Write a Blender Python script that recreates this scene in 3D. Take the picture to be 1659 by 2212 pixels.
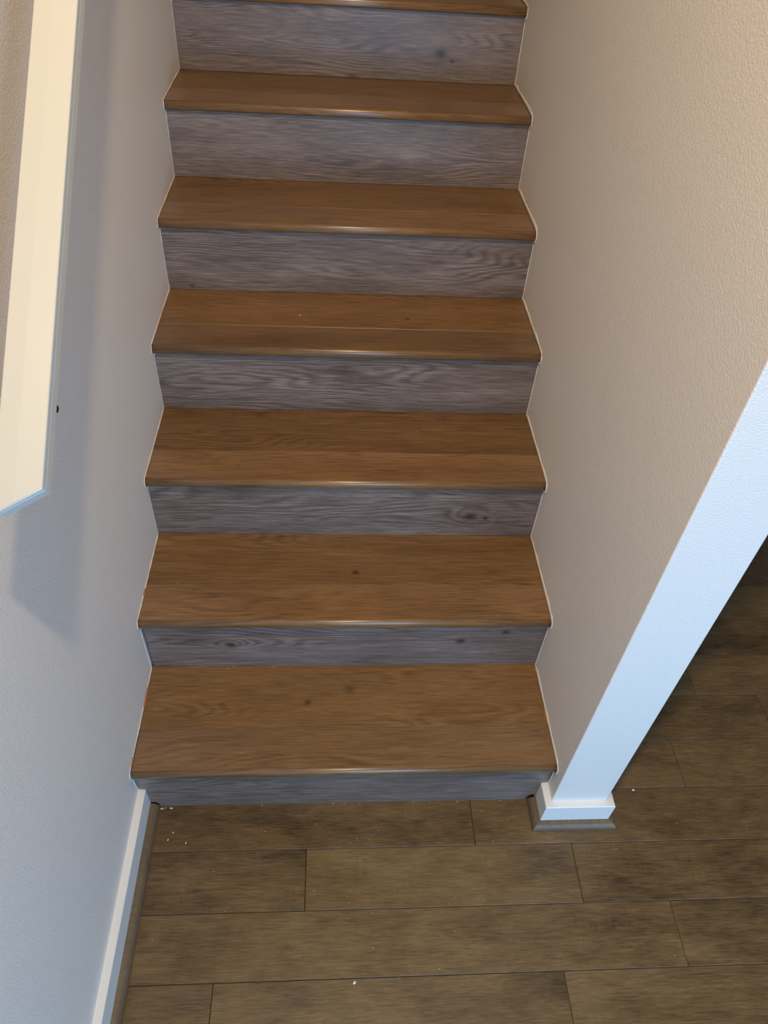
import bpy, bmesh, math, random
from mathutils import Vector, Matrix, noise

# ------------------------------------------------------------------ clear
for o in list(bpy.data.objects):
    bpy.data.objects.remove(o, do_unlink=True)
scene = bpy.context.scene
COL = scene.collection
rnd = random.Random(11)

# ------------------------------------------------------------------ camera
cam_d = bpy.data.cameras.new('camera')
cam = bpy.data.objects.new('camera', cam_d)
COL.objects.link(cam)
cam_d.sensor_fit = 'VERTICAL'
cam_d.sensor_height = 24.0
cam_d.lens = 1600.0 / 2212.0 * 24.0
cam_d.clip_start = 0.01
right = Vector((0.9975, -0.0438, 0.0551)).normalized()
back = Vector((-0.0699, -0.7080, 0.7027)).normalized()
up = back.cross(right).normalized()
right = up.cross(back).normalized()
cam.matrix_world = Matrix(((right.x, up.x, back.x, 0.4314),
                           (right.y, up.y, back.y, -0.7653),
                           (right.z, up.z, back.z, 1.7364),
                           (0, 0, 0, 1)))
scene.camera = cam

# ------------------------------------------------------------------ world, lights, exposure
world = bpy.data.worlds.new('daylight')
scene.world = world
world.use_nodes = True
world.node_tree.nodes['Background'].inputs[0].default_value = (0.55, 0.76, 1.0, 1)
world.node_tree.nodes['Background'].inputs[1].default_value = 1.0

def area(name, loc, rot, sx, sy, col, power):
    d = bpy.data.lights.new(name, 'AREA')
    d.shape = 'RECTANGLE'; d.size = sx; d.size_y = sy
    d.color = col; d.energy = power
    o = bpy.data.objects.new(name, d); COL.objects.link(o)
    o.location = loc; o.rotation_euler = rot
    return o

# daylight through the glazed door behind the photographer
area('daylight_window', (1.30, -1.87, 0.80), (math.radians(90), 0, 0), 2.0, 1.4, (0.25, 0.565, 1.0), 46)
# warm ceiling downlight over the foot of the stairs
ld = bpy.data.lights.new('ceiling_downlight', 'SPOT')
ld.spot_size = math.radians(178); ld.spot_blend = .7
ld.color = (1.0, 0.77, 0.49); ld.energy = 136; ld.shadow_soft_size = 0.045
lo = bpy.data.objects.new('ceiling_downlight', ld); COL.objects.link(lo)
lo.location = (0.535, -0.582, 3.08)

vs = scene.view_settings
vs.view_transform = 'Standard'
vs.look = 'None'
vs.exposure = -0.04
vs.gamma = 1.0
vs.use_curve_mapping = False

# ------------------------------------------------------------------ dimensions (metres)
W = 0.9418            # clear width of the stair
RUN, RISE, R1 = 0.26242, 0.19, 0.1835
NOSE = 0.0125         # nosing overhang
NSTEP = 12
WE = -0.043           # y of the end face of the right wall
WT = 1.072            # far side of the right wall
HC = 3.2              # entry ceiling
HT = 5.1              # stairwell ceiling
YB = -1.75             # wall behind the photographer
XR = 4.6
YF = 4.3
zt = lambda k: R1 + (k - 1) * RISE

# ------------------------------------------------------------------ node helpers
class NT:
    def __init__(s, name):
        s.m = bpy.data.materials.new(name); s.m.use_nodes = True
        s.t = s.m.node_tree; s.n = s.t.nodes; s.l = s.t.links
        s.bsdf = s.n['Principled BSDF']
    def new(s, kind, **kw):
        nd = s.n.new(kind)
        for k, v in kw.items(): setattr(nd, k, v)
        return nd
    def put(s, sock, v):
        if hasattr(v, 'is_output'): s.l.new(v, sock)
        elif v is not None:
            if isinstance(v, (tuple, list)) and len(v) == 3 and sock.type == 'RGBA': v = (*v, 1)
            sock.default_value = v
    def math(s, op, a, b=None, c=None, clamp=False):
        nd = s.new('ShaderNodeMath', operation=op); nd.use_clamp = clamp
        s.put(nd.inputs[0], a)
        if b is not None: s.put(nd.inputs[1], b)
        if c is not None: s.put(nd.inputs[2], c)
        return nd.outputs[0]
    def xyz(s, x, y, z=0.0):
        nd = s.new('ShaderNodeCombineXYZ')
        for i, v in enumerate((x, y, z)): s.put(nd.inputs[i], v)
        return nd.outputs[0]
    def sep(s, v):
        nd = s.new('ShaderNodeSeparateXYZ'); s.put(nd.inputs[0], v)
        return nd.outputs
    def noise(s, vec, scale, detail=2, rough=.5, w=None, dist=0):
        nd = s.new('ShaderNodeTexNoise')
        if w is not None:
            nd.noise_dimensions = '4D'; s.put(nd.inputs['W'], w)
        s.put(nd.inputs['Vector'], vec); s.put(nd.inputs['Scale'], scale)
        s.put(nd.inputs['Detail'], detail); s.put(nd.inputs['Roughness'], rough)
        s.put(nd.inputs['Distortion'], dist)
        return nd.outputs[0]
    def ramp(s, v, a, b, smooth=True):
        nd = s.new('ShaderNodeMapRange'); nd.clamp = True
        if smooth: nd.interpolation_type = 'SMOOTHSTEP'
        s.put(nd.inputs[0], v); s.put(nd.inputs[1], a); s.put(nd.inputs[2], b)
        return nd.outputs[0]
    def mix(s, f, a, b, mode='MIX'):
        nd = s.new('ShaderNodeMix', data_type='RGBA', blend_type=mode)
        s.put(nd.inputs[0], f); s.put(nd.inputs[6], a); s.put(nd.inputs[7], b)
        return nd.outputs[2]
    def bump(s, h, strength, dist, normal=None):
        nd = s.new('ShaderNodeBump')
        s.put(nd.inputs['Strength'], strength); s.put(nd.inputs['Distance'], dist)
        s.put(nd.inputs['Height'], h)
        if normal: s.put(nd.inputs['Normal'], normal)
        return nd.outputs[0]
    def out(s, col, rough, spec=.5, normal=None):
        s.put(s.bsdf.inputs['Base Color'], col); s.put(s.bsdf.inputs['Roughness'], rough)
        s.put(s.bsdf.inputs['Specular IOR Level'], spec)
        if normal: s.put(s.bsdf.inputs['Normal'], normal)
        return s.m

def uvw(g):
    return g.sep(g.new('ShaderNodeUVMap').outputs[0])

# ------------------------------------------------------------------ materials
def wall_paint(name, col, peel=1.0, rough=.46, spec=.45):
    g = NT(name)
    p = g.new('ShaderNodeTexCoord').outputs['Object']
    a = g.noise(p, 330, 2, .5)
    b = g.noise(p, 420, 1, .5)
    big = g.noise(p, 9, 2, .5)
    h = g.math('ADD', g.ramp(a, .38, .66), g.math('MULTIPLY', b, .35))
    c = g.mix(g.math('MULTIPLY', big, .10), col, tuple(x * .82 for x in col))
    return g.out(c, rough, spec, g.bump(h, .40 * peel, .0007))

def plain(name, col, rough=.4, spec=.5, metal=0, bump=0, bscale=300):
    g = NT(name)
    p = g.new('ShaderNodeTexCoord').outputs['Object']
    n1 = g.noise(p, 14, 3, .6)
    c = g.mix(g.math('MULTIPLY', n1, .12), col, tuple(x * .8 for x in col))
    g.bsdf.inputs['Metallic'].default_value = metal
    nm = g.bump(g.noise(p, bscale, 2), bump, .001) if bump else None
    return g.out(c, rough, spec, nm)

def laminate(name, dark, mid, light, seed, knots=(), rough=.36, spec=.5, loops=1.0, wave=24.0, coat=.0, tone=1.0):
    """oak-look laminate: uv in metres, u along the grain; knots = (u, v, radius)"""
    dark, mid, light = [tuple(x * tone for x in c_) for c_ in (dark, mid, light)]
    g = NT(name)
    u, v, _ = uvw(g)
    low = g.noise(g.xyz(g.math('MULTIPLY', u, 1.6), g.math('MULTIPLY', v, 10.5)), 1.0, 1.5, .45, w=seed)
    wob = g.noise(g.xyz(g.math('MULTIPLY', u, 14), g.math('MULTIPLY', v, 40)), 1.0, 2, .5, w=seed + 3)
    field = g.math('MULTIPLY_ADD', low, wave, g.math('MULTIPLY', v, 75))
    field = g.math('MULTIPLY_ADD', wob, .7, field)
    core = None
    for (ku, kv, kr) in knots:
        kr = kr * 1.55
        du = g.math('DIVIDE', g.math('SUBTRACT', u, ku), kr * 1.2)
        dv = g.math('DIVIDE', g.math('SUBTRACT', v, kv), kr)
        wn = g.math('MULTIPLY', g.math('SUBTRACT', wob, .5), 1.6)
        d2 = g.math('ADD', g.math('MULTIPLY', du, du), g.math('MULTIPLY', dv, dv))
        d2 = g.math('ADD', d2, wn)
        halo = g.math('EXPONENT', g.math('MULTIPLY', d2, -.16))
        field = g.math('MULTIPLY_ADD', halo, 2.4, field)
        kc = g.math('EXPONENT', g.math('MULTIPLY', d2, -1.5), None)
        kc = g.math('MULTIPLY', kc, 1.0, clamp=True)
        core = kc if core is None else g.math('MAXIMUM', core, kc)
    ring = g.math('MULTIPLY_ADD', g.math('SINE', g.math('MULTIPLY', field, 6.2832)), .5, .5)
    ring = g.math('POWER', ring, 1.6)
    where = g.ramp(g.noise(g.xyz(g.math('MULTIPLY', u, 2.2), g.math('MULTIPLY', v, 9)), 1, 1, .5, w=seed + 9), .36, .66)
    s1 = g.noise(g.xyz(g.math('MULTIPLY', u, 15), g.math('MULTIPLY', v, 620)), 1, 4, .7, w=seed + 5)
    s2 = g.noise(g.xyz(g.math('MULTIPLY', u, 5.5), g.math('MULTIPLY', v, 150)), 1, 3, .55, w=seed + 6)
    bl = g.noise(g.xyz(g.math('MULTIPLY', u, 3.1), g.math('MULTIPLY', v, 13)), 1, 2, .5, w=seed + 7)
    t = g.math('MULTIPLY_ADD', g.math('SUBTRACT', s1, .5), 2.3, .5)
    t = g.math('MULTIPLY_ADD', g.math('SUBTRACT', s2, .5), .55, t)
    t = g.math('MULTIPLY_ADD', g.math('SUBTRACT', bl, .5), .75, t)
    rr = g.math('MULTIPLY', g.math('MULTIPLY', g.math('SUBTRACT', ring, .4), where), .34 * loops)
    t = g.math('SUBTRACT', t, rr, clamp=True)
    c = g.mix(g.ramp(t, 0.05, .5, False), dark, mid)
    c = g.mix(g.ramp(t, .5, .98, False), c, light)
    pore = g.ramp(g.noise(g.xyz(g.math('MULTIPLY', u, 30), g.math('MULTIPLY', v, 800)), 1, 2, .5, w=seed + 8), .64, .74)
    c = g.mix(g.math('MULTIPLY', pore, .35), c, tuple(x * .45 for x in dark))
    if core is not None:
        c = g.mix(g.math('MULTIPLY', core, .85), c, tuple(x * .42 for x in dark))
    h = g.math('ADD', g.math('MULTIPLY', s1, .8), g.math('MULTIPLY', s2, .4))
    h = g.math('SUBTRACT', h, g.math('MULTIPLY', g.math('MULTIPLY', ring, where), .25))
    r = g.math('MULTIPLY_ADD', s1, .16, rough - .08)
    g.bsdf.inputs['Coat Weight'].default_value = coat
    g.bsdf.inputs['Coat Roughness'].default_value = .32
    g.bsdf.inputs['Coat IOR'].default_value = 2.0
    return g.out(c, r, spec, g.bump(h, .32, .0006))

def floor_wood(name, edge=False):
    """hand-scraped dark engineered planks, blotchy stain; tone shifts from plank to plank"""
    g = NT(name)
    oi = g.new('ShaderNodeObjectInfo').outputs['Random']
    w = g.math('MULTIPLY', oi, 60)
    u, v, _ = uvw(g)
    s1 = g.noise(g.xyz(g.math('MULTIPLY', u, 26), g.math('MULTIPLY', v, 340)), 1, 4, .7, w=w)
    s2 = g.noise(g.xyz(g.math('MULTIPLY', u, 9), g.math('MULTIPLY', v, 60)), 1, 4, .65, w=w)
    bl = g.noise(g.xyz(g.math('MULTIPLY', u, 7), g.math('MULTIPLY', v, 15)), 1, 5, .62, w=w, dist=.5)
    big = g.noise(g.xyz(g.math('MULTIPLY', u, 2), g.math('MULTIPLY', v, 6)), 1, 1, .5, w=w)
    cross = g.noise(g.xyz(g.math('MULTIPLY', u, 130), g.math('MULTIPLY', v, 22)), 1, 2, .5, w=w)
    fig = g.ramp(g.noise(g.xyz(g.math('MULTIPLY', u, 7), g.math('MULTIPLY', v, 12)), 1, 1, .5, w=w, dist=.8), .55, .75)
    t = g.math('MULTIPLY_ADD', g.math('SUBTRACT', s1, .5), 1.5, .5)
    t = g.math('MULTIPLY_ADD', g.math('SUBTRACT', s2, .5), .6, t)
    t = g.math('MULTIPLY_ADD', g.math('SUBTRACT', bl, .5), 1.15, t)
    t = g.math('MULTIPLY_ADD', g.math('SUBTRACT', big, .5), .6, t)
    t = g.math('MULTIPLY_ADD', g.math('MULTIPLY', g.math('SUBTRACT', cross, .5), fig), .5, t)
    t = g.math('MULTIPLY_ADD', g.math('SUBTRACT', oi, .5), .22, t, clamp=True)
    dark, mid, light = (.044, .025, .010), (.122, .072, .027), (.205, .132, .054)
    c = g.mix(g.ramp(t, .08, .5, False), dark, mid)
    c = g.mix(g.ramp(t, .5, .98, False), c, light)
    kn = g.ramp(g.noise(g.xyz(g.math('MULTIPLY', u, 16), g.math('MULTIPLY', v, 34)), 1, 2, .6, w=g.math('ADD', w, 7.0)), .70, .80)
    c = g.mix(g.math('MULTIPLY', kn, .5), c, (.035, .026, .018))
    h = g.math('ADD', g.math('MULTIPLY', s2, .9), g.math('ADD', g.math('MULTIPLY', bl, .9), g.math('MULTIPLY', s1, .35)))
    r = g.math('MULTIPLY_ADD', bl, .22, .27)
    return g.out(c, r, .5, g.bump(h, .22, .0012))

M = {}
PAINT = (.800, .745, .680)
M['wall'] = wall_paint('greige_orange_peel_paint', PAINT)
M['patch'] = plain('smooth_greige_patch', (.79, .735, .67), .5, .4, 0, .25, 90)
M['white'] = plain('white_trim_paint', (.80, .79, .75), .34, .5, 0, .05, 60)
M['rail'] = plain('cream_gloss_paint', (.60, .60, .55), .28, .5, 0, .05, 30)
M['ceil'] = plain('ceiling_paint', (.75, .73, .70), .7, .2)
M['floor'] = floor_wood('scraped_walnut_planks')
M['dark'] = plain('unlit_void_black', (.02, .015, .01), .9, .1)
M['bronze'] = plain('dark_bronze', (.045, .025, .016), .38, .5, .8)
M['crumb'] = plain('plaster_crumbs', (.86, .83, .76), .8, .2)
M['orange'] = plain('raw_board_edge', (.48, .20, .07), .8, .2)
M['shoe'] = laminate('shoe_moulding_wood', (.105, .073, .044), (.135, .095, .058), (.17, .122, .078), 4.4, rough=.36, loops=.3)

TD, TM, TL = (.095, .046, .016), (.190, .098, .036), (.285, .160, .064)     # treads
RD, RM, RL = (.072, .051, .042), (.160, .121, .102), (.305, .250, .220)     # risers: same boards as the treads, cool window light mixed into the colour
# knots in (u, v) = (x, y) on treads, (x, z) on risers
TK = {1: [(.4787, .1941, .0085), (.3782, .1602, .0055)], 2: [(.489, .401, .0050)], 4: [(.62, .93, .004)]}
RK = {2: [(.1978, .2688, .0075), (.7403, .2837, .0075), (.8442, .3185, .006)], 3: [(.7737, .4455, .0105), (.815, .436, .004)],
      7: [(.7212, 1.2017, .0105), (.755, 1.186, .004)], 5: [(.06, .765, .004)]}
M['tread'] = [laminate('tread_oak_%d' % k, TD, TM, TL, 3.7 * k + 1.3, TK.get(k, ()), loops=.8, tone=(1.0, .92, .80, 1.0, .92, .9, 1)[k - 1]) for k in range(1, 8)]
M['nose'] = [laminate('nosing_oak_%d' % k, TD, TM, TL, 5.1 * k + 20.9, (), loops=.7, coat=.38, rough=.32, tone=(.95, 1.05, 1.08, .82, 1.02, 1.02, 1.0)[k - 1]) for k in range(1, 8)]
M['riser'] = [laminate('riser_oak_%d' % k, RD, RM, RL, 2.9 * k + 41.7, RK.get(k, ()), rough=.35, loops=1.05) for k in range(1, 8)]

# ------------------------------------------------------------------ mesh helpers
def tag(o, label=None, cat=None, group=None, kind=None):
    if label: o['label'] = label
    if cat: o['category'] = cat
    if group: o['group'] = group
    if kind: o['kind'] = kind
    return o

def uv_box(me):
    """uv in metres from world position, u along x (or y on faces that look along x)"""
    lay = me.uv_layers.new(name='UVMap')
    for p in me.polygons:
        n = p.normal
        ax, ay, az = abs(n.x), abs(n.y), abs(n.z)
        for li in p.loop_indices:
            c = me.vertices[me.loops[li].vertex_index].co
            if az >= ax and az >= ay: q = (c.x, c.y)
            elif ay >= ax: q = (c.x, c.z)
            else: q = (c.y, c.z)
            lay.data[li].uv = q

def link(name, me, mat, parent=None, origin=None, smooth=False):
    if not me.uv_layers: uv_box(me)
    if origin is not None:
        me.transform(Matrix.Translation(-Vector(origin)))
    o = bpy.data.objects.new(name, me)
    COL.objects.link(o)
    if origin is not None: o.location = origin
    if mat: me.materials.append(mat)
    if parent: 
        o.parent = parent
        o.location = Vector(o.location) - Vector(parent.location)
    for p in me.polygons: p.use_smooth = smooth
    me.update()
    return o

def mesh(name, vs_, fs):
    me = bpy.data.meshes.new(name)
    me.from_pydata([tuple(v) for v in vs_], [], fs)
    bm = bmesh.new(); bm.from_mesh(me)
    bmesh.ops.recalc_face_normals(bm, faces=bm.faces)
    bm.to_mesh(me); bm.free()
    me.update()
    return me

def box_mesh(name, lo, hi, bev=0.0):
    x0, y0, z0 = lo; x1, y1, z1 = hi
    bm = bmesh.new()
    v = [bm.verts.new(c) for c in ((x0, y0, z0), (x1, y0, z0), (x1, y1, z0), (x0, y1, z0), (x0, y0, z1), (x1, y0, z1), (x1, y1, z1), (x0, y1, z1))]
    for f in ((0, 3, 2, 1), (4, 5, 6, 7), (0, 1, 5, 4), (1, 2, 6, 5), (2, 3, 7, 6), (3, 0, 4, 7)):
        bm.faces.new([v[i] for i in f])
    if bev: bmesh.ops.bevel(bm, geom=list(bm.edges), offset=bev, segments=1, affect='EDGES', profile=.5)
    me = bpy.data.meshes.new(name); bm.to_mesh(me); bm.free(); me.update()
    return me

def box(name, lo, hi, mat, parent=None, bev=0.0):
    c = tuple((a + b) / 2 for a, b in zip(lo, hi))
    c = (c[0], c[1], lo[2])
    return link(name, box_mesh(name, lo, hi, bev), mat, parent, c)

def prism_x(name, prof, x0, x1):
    """extrude a (y, z) profile along x"""
    n = len(prof)
    v = [(x0, y, z) for y, z in prof] + [(x1, y, z) for y, z in prof]
    f = [tuple(range(n))[::-1], tuple(range(n, 2 * n))] + [(i, (i + 1) % n, n + (i + 1) % n, n + i) for i in range(n)]
    return mesh(name, v, f)

def sweep(name, path, prof, seg=None):
    """sweep (offset, z) profile along a plan path; offset to the right of travel, mitred corners"""
    pts = [Vector(p) for p in path]
    rows = []
    for i, p in enumerate(pts):
        d0 = (pts[i] - pts[i - 1]).normalized() if i else None
        d1 = (pts[i + 1] - pts[i]).normalized() if i < len(pts) - 1 else None
        n0 = Vector((d0.y, -d0.x)) if d0 else None
        n1 = Vector((d1.y, -d1.x)) if d1 else None
        if n0 and n1:
            b = (n0 + n1).normalized(); b = b / b.dot(n1)
        else: b = n1 or n0
        rows.append([(p.x + b.x * o, p.y + b.y * o, z) for o, z in prof])
    if seg is not None: rows = rows[seg:seg + 2]
    n = len(prof); v = [c for r in rows for c in r]; f = []
    for i in range(len(rows) - 1):
        for j in range(n):
            a, b = i * n + j, i * n + (j + 1) % n
            f.append((a, b, b + n, a + n))
    f.append(tuple(range(n))); f.append(tuple(range((len(rows) - 1) * n, len(rows) * n)))
    me = mesh(name, v, f)
    # uv: u along the run, v across
    lay = me.uv_layers.new(name='UVMap')
    for p in me.polygons:
        for li in p.loop_indices:
            c = me.vertices[me.loops[li].vertex_index].co
            lay.data[li].uv = (c.x + c.y, c.z + (c.x - c.y) * .3)
    return me

# ------------------------------------------------------------------ structure: floor
floor = tag(box('floor', (-.12, YB - .3, -.20), (XR + .1, YF, -.0125), M['floor']), kind='structure')
J0, PW = .0235, .1292
known = {-1: [.768], -2: [.3795, .993], -3: [1.1875], -4: [.201, .9196], 0: [1.3145], 1: [1.602], 2: [1.432], 3: [1.30], 4: [1.95], 5: [1.55]}
GAP = .00035
for i in range(-14, 17):
    y0, y1 = J0 + i * PW, J0 + (i + 1) * PW
    if i < -1: xs = .0
    else: xs = WT if i >= 0 else .0
    js = list(known.get(i, []))
    if not js:
        js = [xs + rnd.uniform(.2, .9)]
    while js[-1] < 3.0:
        js.append(js[-1] + rnd.uniform(.55, 1.2))
    a = min(js) - rnd.uniform(.62, 1.2)
    e = [xs] + [j for j in js if j > xs + .02]
    if i == -3: e = [xs, 1.1875] + [j for j in js if j > 1.19]
    for a, b in zip(e[:-1], e[1:]):
        box('plank', (a + GAP, y0 + GAP, -.012), (b - GAP, y1 - GAP, 0), M['floor'], floor, .0010)

# ------------------------------------------------------------------ structure: walls, ceilings
def S(name, lo, hi, mat='wall', parent=None):
    return tag(box(name, lo, hi, M[mat], parent), kind=None if parent else 'structure')

wall_left = S('wall_left', (-.12, YB, 0), (0, YF, HT))
me = box_mesh('wall_right', (W, WE, 0), (WT, YF, HT))
bm = bmesh.new(); bm.from_mesh(me)
ed = [e for e in bm.edges if all(abs(v.co.y - WE) < 1e-4 for v in e.verts) and abs(e.verts[0].co.z - e.verts[1].co.z) > .1]
bmesh.ops.bevel(bm, geom=ed, offset=.003, segments=3, affect='EDGES', profile=.5)
bm.to_mesh(me); bm.free()
wall_right = tag(link('wall_right', me, M['wall'], None, ((W + WT) / 2, WE, 0)), kind='structure')
# wall behind the photographer with a wide glazed opening
wx0, wx1, wz0, wz1 = .30, 2.30, .08, 1.52
wb = []
for lo, hi in (((-.12, YB - .12, 0), (wx0, YB, HC)), ((wx1, YB - .12, 0), (XR + .1, YB, HC)),
               ((wx0, YB - .12, wz1), (wx1, YB, HC)), ((wx0, YB - .12, 0), (wx1, YB, wz0))):
    wb.append(box_mesh('p', lo, hi))
bm = bmesh.new()
for m_ in wb: bm.from_mesh(m_)
me = bpy.data.meshes.new('wall_back'); bm.to_mesh(me); bm.free()
tag(link('wall_back', me, M['wall']), kind='structure')
win = tag(box('window_1', (wx0, YB - .10, wz0), (wx0 + .05, YB - .03, wz1), M['white']), kind='structure')
box('frame', (wx1 - .05, YB - .10, wz0), (wx1, YB - .03, wz1), M['white'], win)
box('frame', (wx0 + .05, YB - .10, wz0), (wx1 - .05, YB - .03, wz0 + .05), M['white'], win)
box('frame', (wx0 + .05, YB - .10, wz1 - .05), (wx1 - .05, YB - .03, wz1), M['white'], win)
box('mullion', ((wx0 + wx1) / 2 - .03, YB - .10, wz0 + .05), ((wx0 + wx1) / 2 + .03, YB - .03, wz1 - .05), M['white'], win)
S('wall_side', (XR, YB, 0), (XR + .1, YF, HC))
S('wall_far', (WT, 3.4, 0), (XR, 3.5, HC))
S('ceiling_1', (-.12, YB - .12, HC), (XR + .1, -.06, HC + .1), 'ceil')
S('ceiling_2', (WT, -.06, HC), (XR + .1, YF, HC + .1), 'ceil')
S('ceiling_3', (-.12, -.06, HT), (WT, YF, HT + .1), 'ceil')
S('wall_upper', (-.12, -.16, HC + .1), (WT, -.06, HT + .1))
S('wall_landing', (-.12, YF, 0), (WT, YF + .1, HT))

# ------------------------------------------------------------------ structure: baseboards and shoe moulding
BT, BH = .0165, .086
bprof = [(0, 0), (BT, 0), (BT, BH - .0015), (BT - .0015, BH), (0, BH)]
sh = [(BT, 0)] + [(BT + .0185, 0), (BT + .0185, .003)] + [(BT + .0185 * math.cos(a) ** .8, .003 + .0165 * math.sin(a)) for a in [math.radians(t) for t in (15, 30, 45, 60, 75)]] + [(BT + .001, .0195), (BT, .0195)]
# left: path runs towards the camera with the room on the right-hand side
pl = [(0, YB), (0, .014)]
b = tag(link('baseboard_left', sweep('baseboard_left', pl, bprof), M['white']), kind='structure')
link('shoe_moulding', sweep('shoe_moulding', [(0, YB), (0, -.0015)], sh), M['shoe'], b)
prr = [(W, .014), (W, WE), (WT, WE), (WT, 3.4)]
b = tag(link('baseboard_right', sweep('baseboard_right', prr, bprof), M['white']), kind='structure')
prs = [(W, -.0035), (W, WE), (WT, WE), (WT, 3.4)]
for sg in range(3):
    link('shoe_moulding', sweep('shoe_moulding', prs, sh, sg), M['shoe'], b)

# ------------------------------------------------------------------ staircase
stair = bpy.data.objects.new('staircase', None); COL.objects.link(stair)
tag(stair, 'straight wooden staircase with brown oak-look treads and risers between two walls, riser grey painted in for cool daylight', 'staircase')

def nosing_profile(yf, yb, z):
    """bullnose front, butt joint at the back, in (y, z)"""
    t = .0225; r1, r2 = .0095, .0065
    pr = [(yb, z), (yb, z - t), (yf + r2, z - t)]
    for a in (30, 60, 90):
        a = math.radians(a); pr.append((yf + r2 - r2 * math.sin(a), z - t + r2 - r2 * math.cos(a)))
    for a in (0, 15, 30, 45, 60, 75, 90):
        a = math.radians(a); pr.append((yf + r1 - r1 * math.cos(a), z - r1 + r1 * math.sin(a)))
    return pr

joints = {1: .0965, 2: .362, 3: .620, 4: .879, 5: 1.1425, 6: 1.408}
TW0, TW1 = .0008, W - .0008
for k in range(1, NSTEP + 1):
    yr, z = (k - 1) * RUN, zt(k)
    yj = joints.get(k, yr + .100)
    m = min(k, 7) - 1
    # nosing board: unwrapped along the profile so the grain runs round the edge
    pr = nosing_profile(yr - NOSE, yj - .0004, z)
    me = prism_x('nosing_board', pr, TW0 + (.003 if k == 1 else 0), TW1)
    L = [0]
    for a, b_ in zip(pr[:-1], pr[1:]): L.append(L[-1] + math.hypot(a[0] - b_[0], a[1] - b_[1]))
    n = len(pr); lay = me.uv_layers.new(name='UVMap')
    for p in me.polygons:
        idx = [me.loops[li].vertex_index % n for li in p.loop_indices]
        wrap = (0 in idx) and (n - 1 in idx) and len(idx) == 4
        for li, j in zip(p.loop_indices, idx):
            c = me.vertices[me.loops[li].vertex_index].co
            d = L[j] if not (wrap and j == 0) else L[-1] + (yj - yr)
            lay.data[li].uv = (c.x, d)
    o = link('nosing_board', me, M['nose'][m], stair, (W / 2, yr, z))
    for p in o.data.polygons: p.use_smooth = abs(p.normal.x) < .5 and p.area < .011
    # back board of the tread
    box('tread_board', (TW0, yj + .0004, z - .0125), (TW1, k * RUN + .004, z), M['tread'][m], stair, .0008)
    # riser under this nosing
    if k > 1:
        x0 = .0055 if k == 2 else .0012
        box('riser', (x0, yr, zt(k - 1) + .0006), (W - .0012, yr + .012, z - .0226), M['riser'][m], stair, .0004)
# first riser, scribed around baseboards and shoe moulding
zt1 = R1 - .0226
pg = [(.0035, zt1), (.0035, .0935), (.0130, .0935), (.0185, .0870), (.0185, .0230), (.0275, .0225), (.0345, .0160), (.0372, .0006)]
pgr = [(W - x, z) for x, z in [(.0030, zt1), (.0030, .0925), (.0120, .0915), (.0182, .0850), (.0182, .0270), (.0290, .0250), (.0365, .0150), (.0385, .0006)]]
poly = pg + pgr[::-1]
n = len(poly)
me = mesh('riser', [(x, 0, z) for x, z in poly] + [(x, .012, z) for x, z in poly],
          [tuple(range(n)), tuple(range(n, 2 * n))[::-1]] + [(i, (i + 1) % n, n + (i + 1) % n, n + i) for i in range(n)])
link('riser', me, M['riser'][0], stair, (W / 2, 0, 0))
# framing behind the steps, coloured near-black to stand for the unlit stair interior
prof = [(.03, -.0)]
for k in range(1, NSTEP + 1):
    prof += [((k - 1) * RUN + .016, (zt(k - 1) - .016 if k > 1 else 0.0)), ((k - 1) * RUN + .016, zt(k) - .026), (k * RUN + .016, zt(k) - .016)]
prof = prof[1:] + [(NSTEP * RUN + .016, 0)]
link('framing', prism_x('framing', prof, .0005, W - .0005), M['dark'], stair)

# upper landing
yl, zl = NSTEP * RUN, zt(NSTEP) + RISE
box('riser', (.0012, yl, zt(NSTEP)), (W - .0012, yl + .012, zl - .0226), M['riser'][6], stair)
tag(box('floor_landing', (.001, yl - NOSE, zl - .0226), (W - .001, YF, zl), M['tread'][6]), kind='structure')

# ------------------------------------------------------------------ plaster edge (skim coat feathered onto the steps) along both walls
def profile_path(kmax):
    pts = []                                 # (y, z, normal_y, normal_z, gap)
    def seg(a, b, n, m, tagv):
        for i in range(m):
            t = i / m
            pts.append((a[0] + (b[0] - a[0]) * t, a[1] + (b[1] - a[1]) * t, n[0], n[1], tagv))
    for k in range(1, kmax + 1):
        yr, z = (k - 1) * RUN, zt(k)
        z0 = zt(k - 1) if k > 1 else .10
        yf = yr - NOSE
        seg((yr, z0 + .0008), (yr, z - .0240), (-1, 0), 12, ('r', k))
        seg((yr - .0008, z - .0236), (yf + .0065, z - .0232), (-.5, -.85), 2, ('u', k))
        for a_ in (30, 60, 90):
            a_ = math.radians(a_)
            pts.append((yf + .0065 - .0065 * math.sin(a_), z - .0225 + .0065 - .0065 * math.cos(a_), -math.sin(a_), -math.cos(a_), ('n', k)))
        for a_ in (0, 30, 60, 85):
            a_ = math.radians(a_)
            pts.append((yf + .0095 - .0095 * math.cos(a_), z - .0095 + .0095 * math.sin(a_), -math.cos(a_), math.sin(a_), ('n', k)))
        seg((yf + .0120, z), (k * RUN - .0008, z), (0, 1), 22, ('t', k))
    return pts

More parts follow.
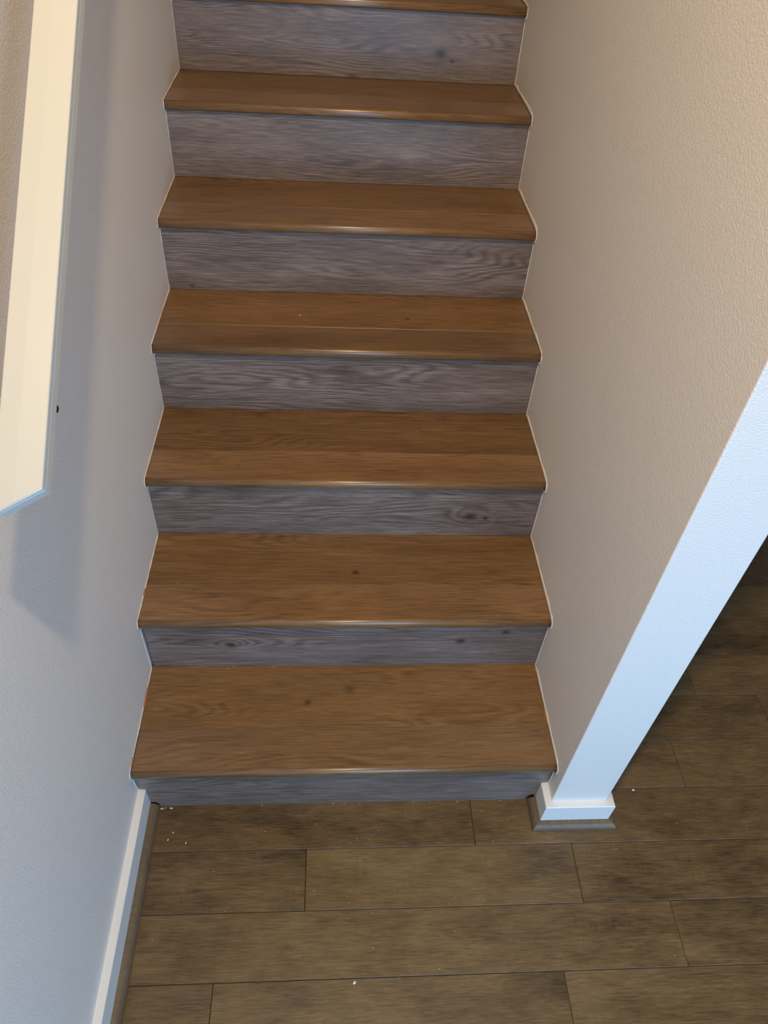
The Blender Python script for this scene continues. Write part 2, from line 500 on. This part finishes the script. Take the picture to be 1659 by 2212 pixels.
def plaster_edge(side, parent, seed):
    pts = profile_path(8)
    # smooth normals so the strip turns gently round the nosings
    N = []
    for i in range(len(pts)):
        a = Vector((0, 0))
        for d, wgt in ((-2, .5), (-1, 1), (0, 1.4), (1, 1), (2, .5)):
            j = min(max(i + d, 0), len(pts) - 1); a += Vector(pts[j][2:4]) * wgt
        N.append(a.normalized())
    v, f = [], []
    sx = 1 if side == 'L' else -1
    x0 = 0 if side == 'L' else W
    for i, ((y, z, _, _, (kind, k)), nn_) in enumerate(zip(pts, N)):
        nz = noise.noise(Vector((y * 23 + seed, z * 23, seed))); n2 = noise.noise(Vector((y * 130, z * 130, seed + 4)))
        if side == 'R':
            wd = {'t': .0100, 'r': .0040, 'n': .0060, 'u': .0070}[kind]
            tk = {'t': .0022, 'r': .0014, 'n': .0018, 'u': .0035}[kind]
        else:
            wd = {'t': .0034, 'r': .0010, 'n': .0020, 'u': .0035}[kind]
            tk = {'t': .0020, 'r': .0012, 'n': .0014, 'u': .0040}[kind]
            if k <= 2 and kind == 'r': tk, wd = .0014, .0060
        wd = max(.0008, wd * (1 + .55 * nz + .35 * n2)); tk = max(.0007, tk * (1 + .5 * nz + .5 * n2))
        a = (x0 + sx * .0002, y + nn_.x * .0007, z + nn_.y * .0007)
        b = (x0 + sx * tk, y + nn_.x * .0008, z + nn_.y * .0008)
        c = (x0 + sx * (tk * .55 + .0006), y + nn_.x * wd * .6, z + nn_.y * wd * .6)
        d = (x0 + sx * .0002, y + nn_.x * wd, z + nn_.y * wd)
        v += [a, b, c, d]
    for i in range(len(pts) - 1):
        for j in range(4):
            f.append((i * 4 + j, i * 4 + (j + 1) % 4, (i + 1) * 4 + (j + 1) % 4, (i + 1) * 4 + j))
    f += [(0, 1, 2, 3), tuple(range(len(v) - 4, len(v)))]
    return link('plaster_edge', mesh('plaster_edge', v, f), M['patch'], parent, smooth=True)
plaster_edge('L', wall_left, 2.0)
plaster_edge('R', wall_right, 7.0)

# slivers of raw orange-brown board showing between plaster and tread
def sliver(parent, x, sx, y0, y1, z, wd):
    m_ = 7; v, f = [], []
    for i in range(m_):
        t = i / (m_ - 1); y = y0 + (y1 - y0) * t
        k = math.sin(math.pi * t) ** .5 * (1 + .4 * noise.noise(Vector((y * 90, z, x))))
        v += [(x, y, z + .0005), (x + sx * (.0012 + wd * k), y, z + .0009), (x, y, z + .0025 + .0025 * k)]
    for i in range(m_ - 1):
        for j in range(3): f.append((i * 3 + j, i * 3 + (j + 1) % 3, i * 3 + 3 + (j + 1) % 3, i * 3 + 3 + j))
    f += [(0, 1, 2), (len(v) - 3, len(v) - 2, len(v) - 1)]
    link('raw_edge', mesh('raw_edge', v, f), M['orange'], parent)
sliver(wall_left, .001, 1, .150, .205, R1, .0012)
sliver(wall_left, .001, 1, .005, .030, R1, .0010)
sliver(wall_left, .001, 1, .325, .350, R1 + RISE, .001)
sliver(wall_right, W - .001, -1, .095, .140, R1, .0022)
sliver(wall_right, W - .001, -1, .235, .258, R1, .002)
sliver(wall_right, W - .001, -1, .320, .338, R1 + RISE, .001)

# ------------------------------------------------------------------ handrail
th = math.atan2(RISE, RUN)
sv = Vector((0, math.cos(th), math.sin(th)))
nv = Vector((0, -math.sin(th), math.cos(th)))
P0 = Vector((.1030, -.1140, 1.1136))          # lower outer corner of the rail
HR, RW, KE, LEN = .0360, .0545, .585, 3.2
rail = bpy.data.objects.new('handrail', None); COL.objects.link(rail)
rail.location = (0, .2, 1.0)
tag(rail, 'cream painted wooden handrail with grooved edge and angled end on the left wall', 'handrail')

def rail_outline(ins):
    """plan outline in (across, along): across 0 at the outer edge, increasing to the wall; inset by ins"""
    c = math.sqrt(1 + KE * KE)
    def end(a): return -KE * a + ins * c       # angled end line
    a0, a1 = ins, RW - ins
    return [(a0, end(a0)), (a0, LEN), (a1, LEN), (a1, end(a1))]
layers = [(0.0, .0014), (-.0010, .0003), (-.0042, .0), (-.0056, .0044), (-.0160, .0050), (-.0176, .0034), (-.0195, .0030), (-.0340, .0030), (-.0360, .0055), (-.040, .010)]
V = []
for h, ins in layers:
    for a, s_ in rail_outline(ins):
        V.append(P0 - Vector((a, 0, 0)) + sv * s_ + nv * (HR + h))
F = []
for i in range(len(layers) - 1):
    for j in range(4):
        F.append((i * 4 + j, i * 4 + (j + 1) % 4, i * 4 + 4 + (j + 1) % 4, i * 4 + 4 + j))
b0 = (len(layers) - 1) * 4
F.append((b0, b0 + 1, b0 + 2, b0 + 3))
# faintly crowned top: a ridge a little right of the middle
rid = .0300
i0 = len(V)
c0 = math.sqrt(1 + KE * KE)
V.append(P0 - Vector((rid, 0, 0)) + sv * (-KE * rid + .0014 * c0) + nv * (HR + .0011))
V.append(P0 - Vector((rid, 0, 0)) + sv * LEN + nv * (HR + .0011))
F += [(0, 1, i0 + 1, i0), (i0, i0 + 1, 2, 3), (0, i0, 3), (1, 2, i0 + 1)]
link('rail_bar', mesh('rail_bar', V, F), M['rail'], rail)

def cyl(p0, p1, r0, r1, n=20):
    p0, p1 = Vector(p0), Vector(p1); d = (p1 - p0).normalized()
    a = d.orthogonal().normalized(); b_ = d.cross(a)
    v = []
    for p, r in ((p0, r0), (p1, r1)):
        for i in range(n):
            t = 2 * math.pi * i / n
            v.append(p + a * r * math.cos(t) + b_ * r * math.sin(t))
    f = [tuple(range(n))[::-1], tuple(range(n, 2 * n))] + [(i, (i + 1) % n, n + (i + 1) % n, n + i) for i in range(n)]
    return v, f
def multi(name, parts, mat, parent, smooth=True):
    v, f = [], []
    for a, b_ in parts:
        o = len(v); v += a; f += [tuple(i + o for i in q) for q in b_]
    return link(name, mesh(name, v, f), mat, parent)
def bracket(y):
    zb = P0.z + (y - P0.y) * math.tan(th) - (.0405 - HR) / math.cos(th)      # underside of the rail at this y
    c = Vector((0, y + .085, zb - .135))
    xm = P0.x - RW / 2
    multi('bracket_plate', [cyl(c + Vector((.0005, 0, 0)), c + Vector((.006, 0, 0)), .024, .022, 28)], M['bronze'], rail)
    multi('bracket_arm', [cyl(c + Vector((.006, 0, 0)), Vector((xm, y, zb - .012)), .006, .006),
                          cyl(Vector((xm - .016, y, zb - .007)), Vector((P0.x - .0098, y, zb - .007)), .0065, .0065), cyl(Vector((P0.x - .0098, y, zb - .007)), Vector((P0.x - .0064, y, zb - .007)), .0065, .0040)], M['bronze'], rail)
bracket(-.020)
bracket(1.35)

# ------------------------------------------------------------------ plaster crumbs and sawdust
v, f = [], []
def crumb(x, y, z, r, flat=.6, long=1.0, ang=0.0):
    o = len(v)
    ca, sa = math.cos(ang), math.sin(ang)
    for dx, dy, dz in ((-1, -.6, 0), (1, -.8, 0), (.7, .9, 0), (-.8, .7, 0), (.1, .1, 1.5 * flat)):
        X_, Y_ = dx * r * long * rnd.uniform(.7, 1.2), dy * r * rnd.uniform(.7, 1.2)
        v.append((x + X_ * ca - Y_ * sa, y + X_ * sa + Y_ * ca, z + dz * r))
    f.extend([(o, o + 3, o + 2, o + 1)] + [(o + i, o + (i + 1) % 4, o + 4) for i in range(4)])
for _ in range(55):
    crumb(rnd.uniform(.05, .95) if rnd.random() < .7 else rnd.uniform(.95, 1.4), rnd.uniform(-.42, -.02) if rnd.random() < .6 else rnd.uniform(-.12, -.01), .0001, rnd.uniform(.0004, .0009))
for k in range(1, 7):
    for _ in range(9 if k < 4 else 5):
        crumb(rnd.uniform(.02, .92), rnd.uniform((k - 1) * RUN + .02, k * RUN - .003), zt(k) + .0001, rnd.uniform(.0004, .0008))
    for _ in range(5):
        crumb(rnd.uniform(.02, .92), k * RUN - .0015, zt(k) + .0001, rnd.uniform(.0005, .0009))
for i in range(16): crumb(.045 + rnd.gauss(0, .012), -.003 + rnd.uniform(-.004, .0), .0001, rnd.uniform(.0008, .0016))
for i in range(8): crumb(rnd.uniform(.05, .85), -.0025, .0001, rnd.uniform(.0007, .0013))
crumb(.345, .935, zt(4) + .0001, .0009, .5, 5, .6)
crumb(.485, -.372, .0001, .0028, .2, 1.2, .5)
crumb(1.178, .018, .0001, .0030, .1, 1.3, .2)
for (x, y) in ((.075, -.062), (.066, -.078), (.107, -.086)): crumb(x, y, .0001, .0015, .2, 1.6, 1.3)
o = link('plaster_crumbs', mesh('plaster_crumbs', v, f), M['crumb'])
tag(o, 'tiny white plaster crumbs and sawdust specks scattered on floor and treads', 'debris', kind='stuff')
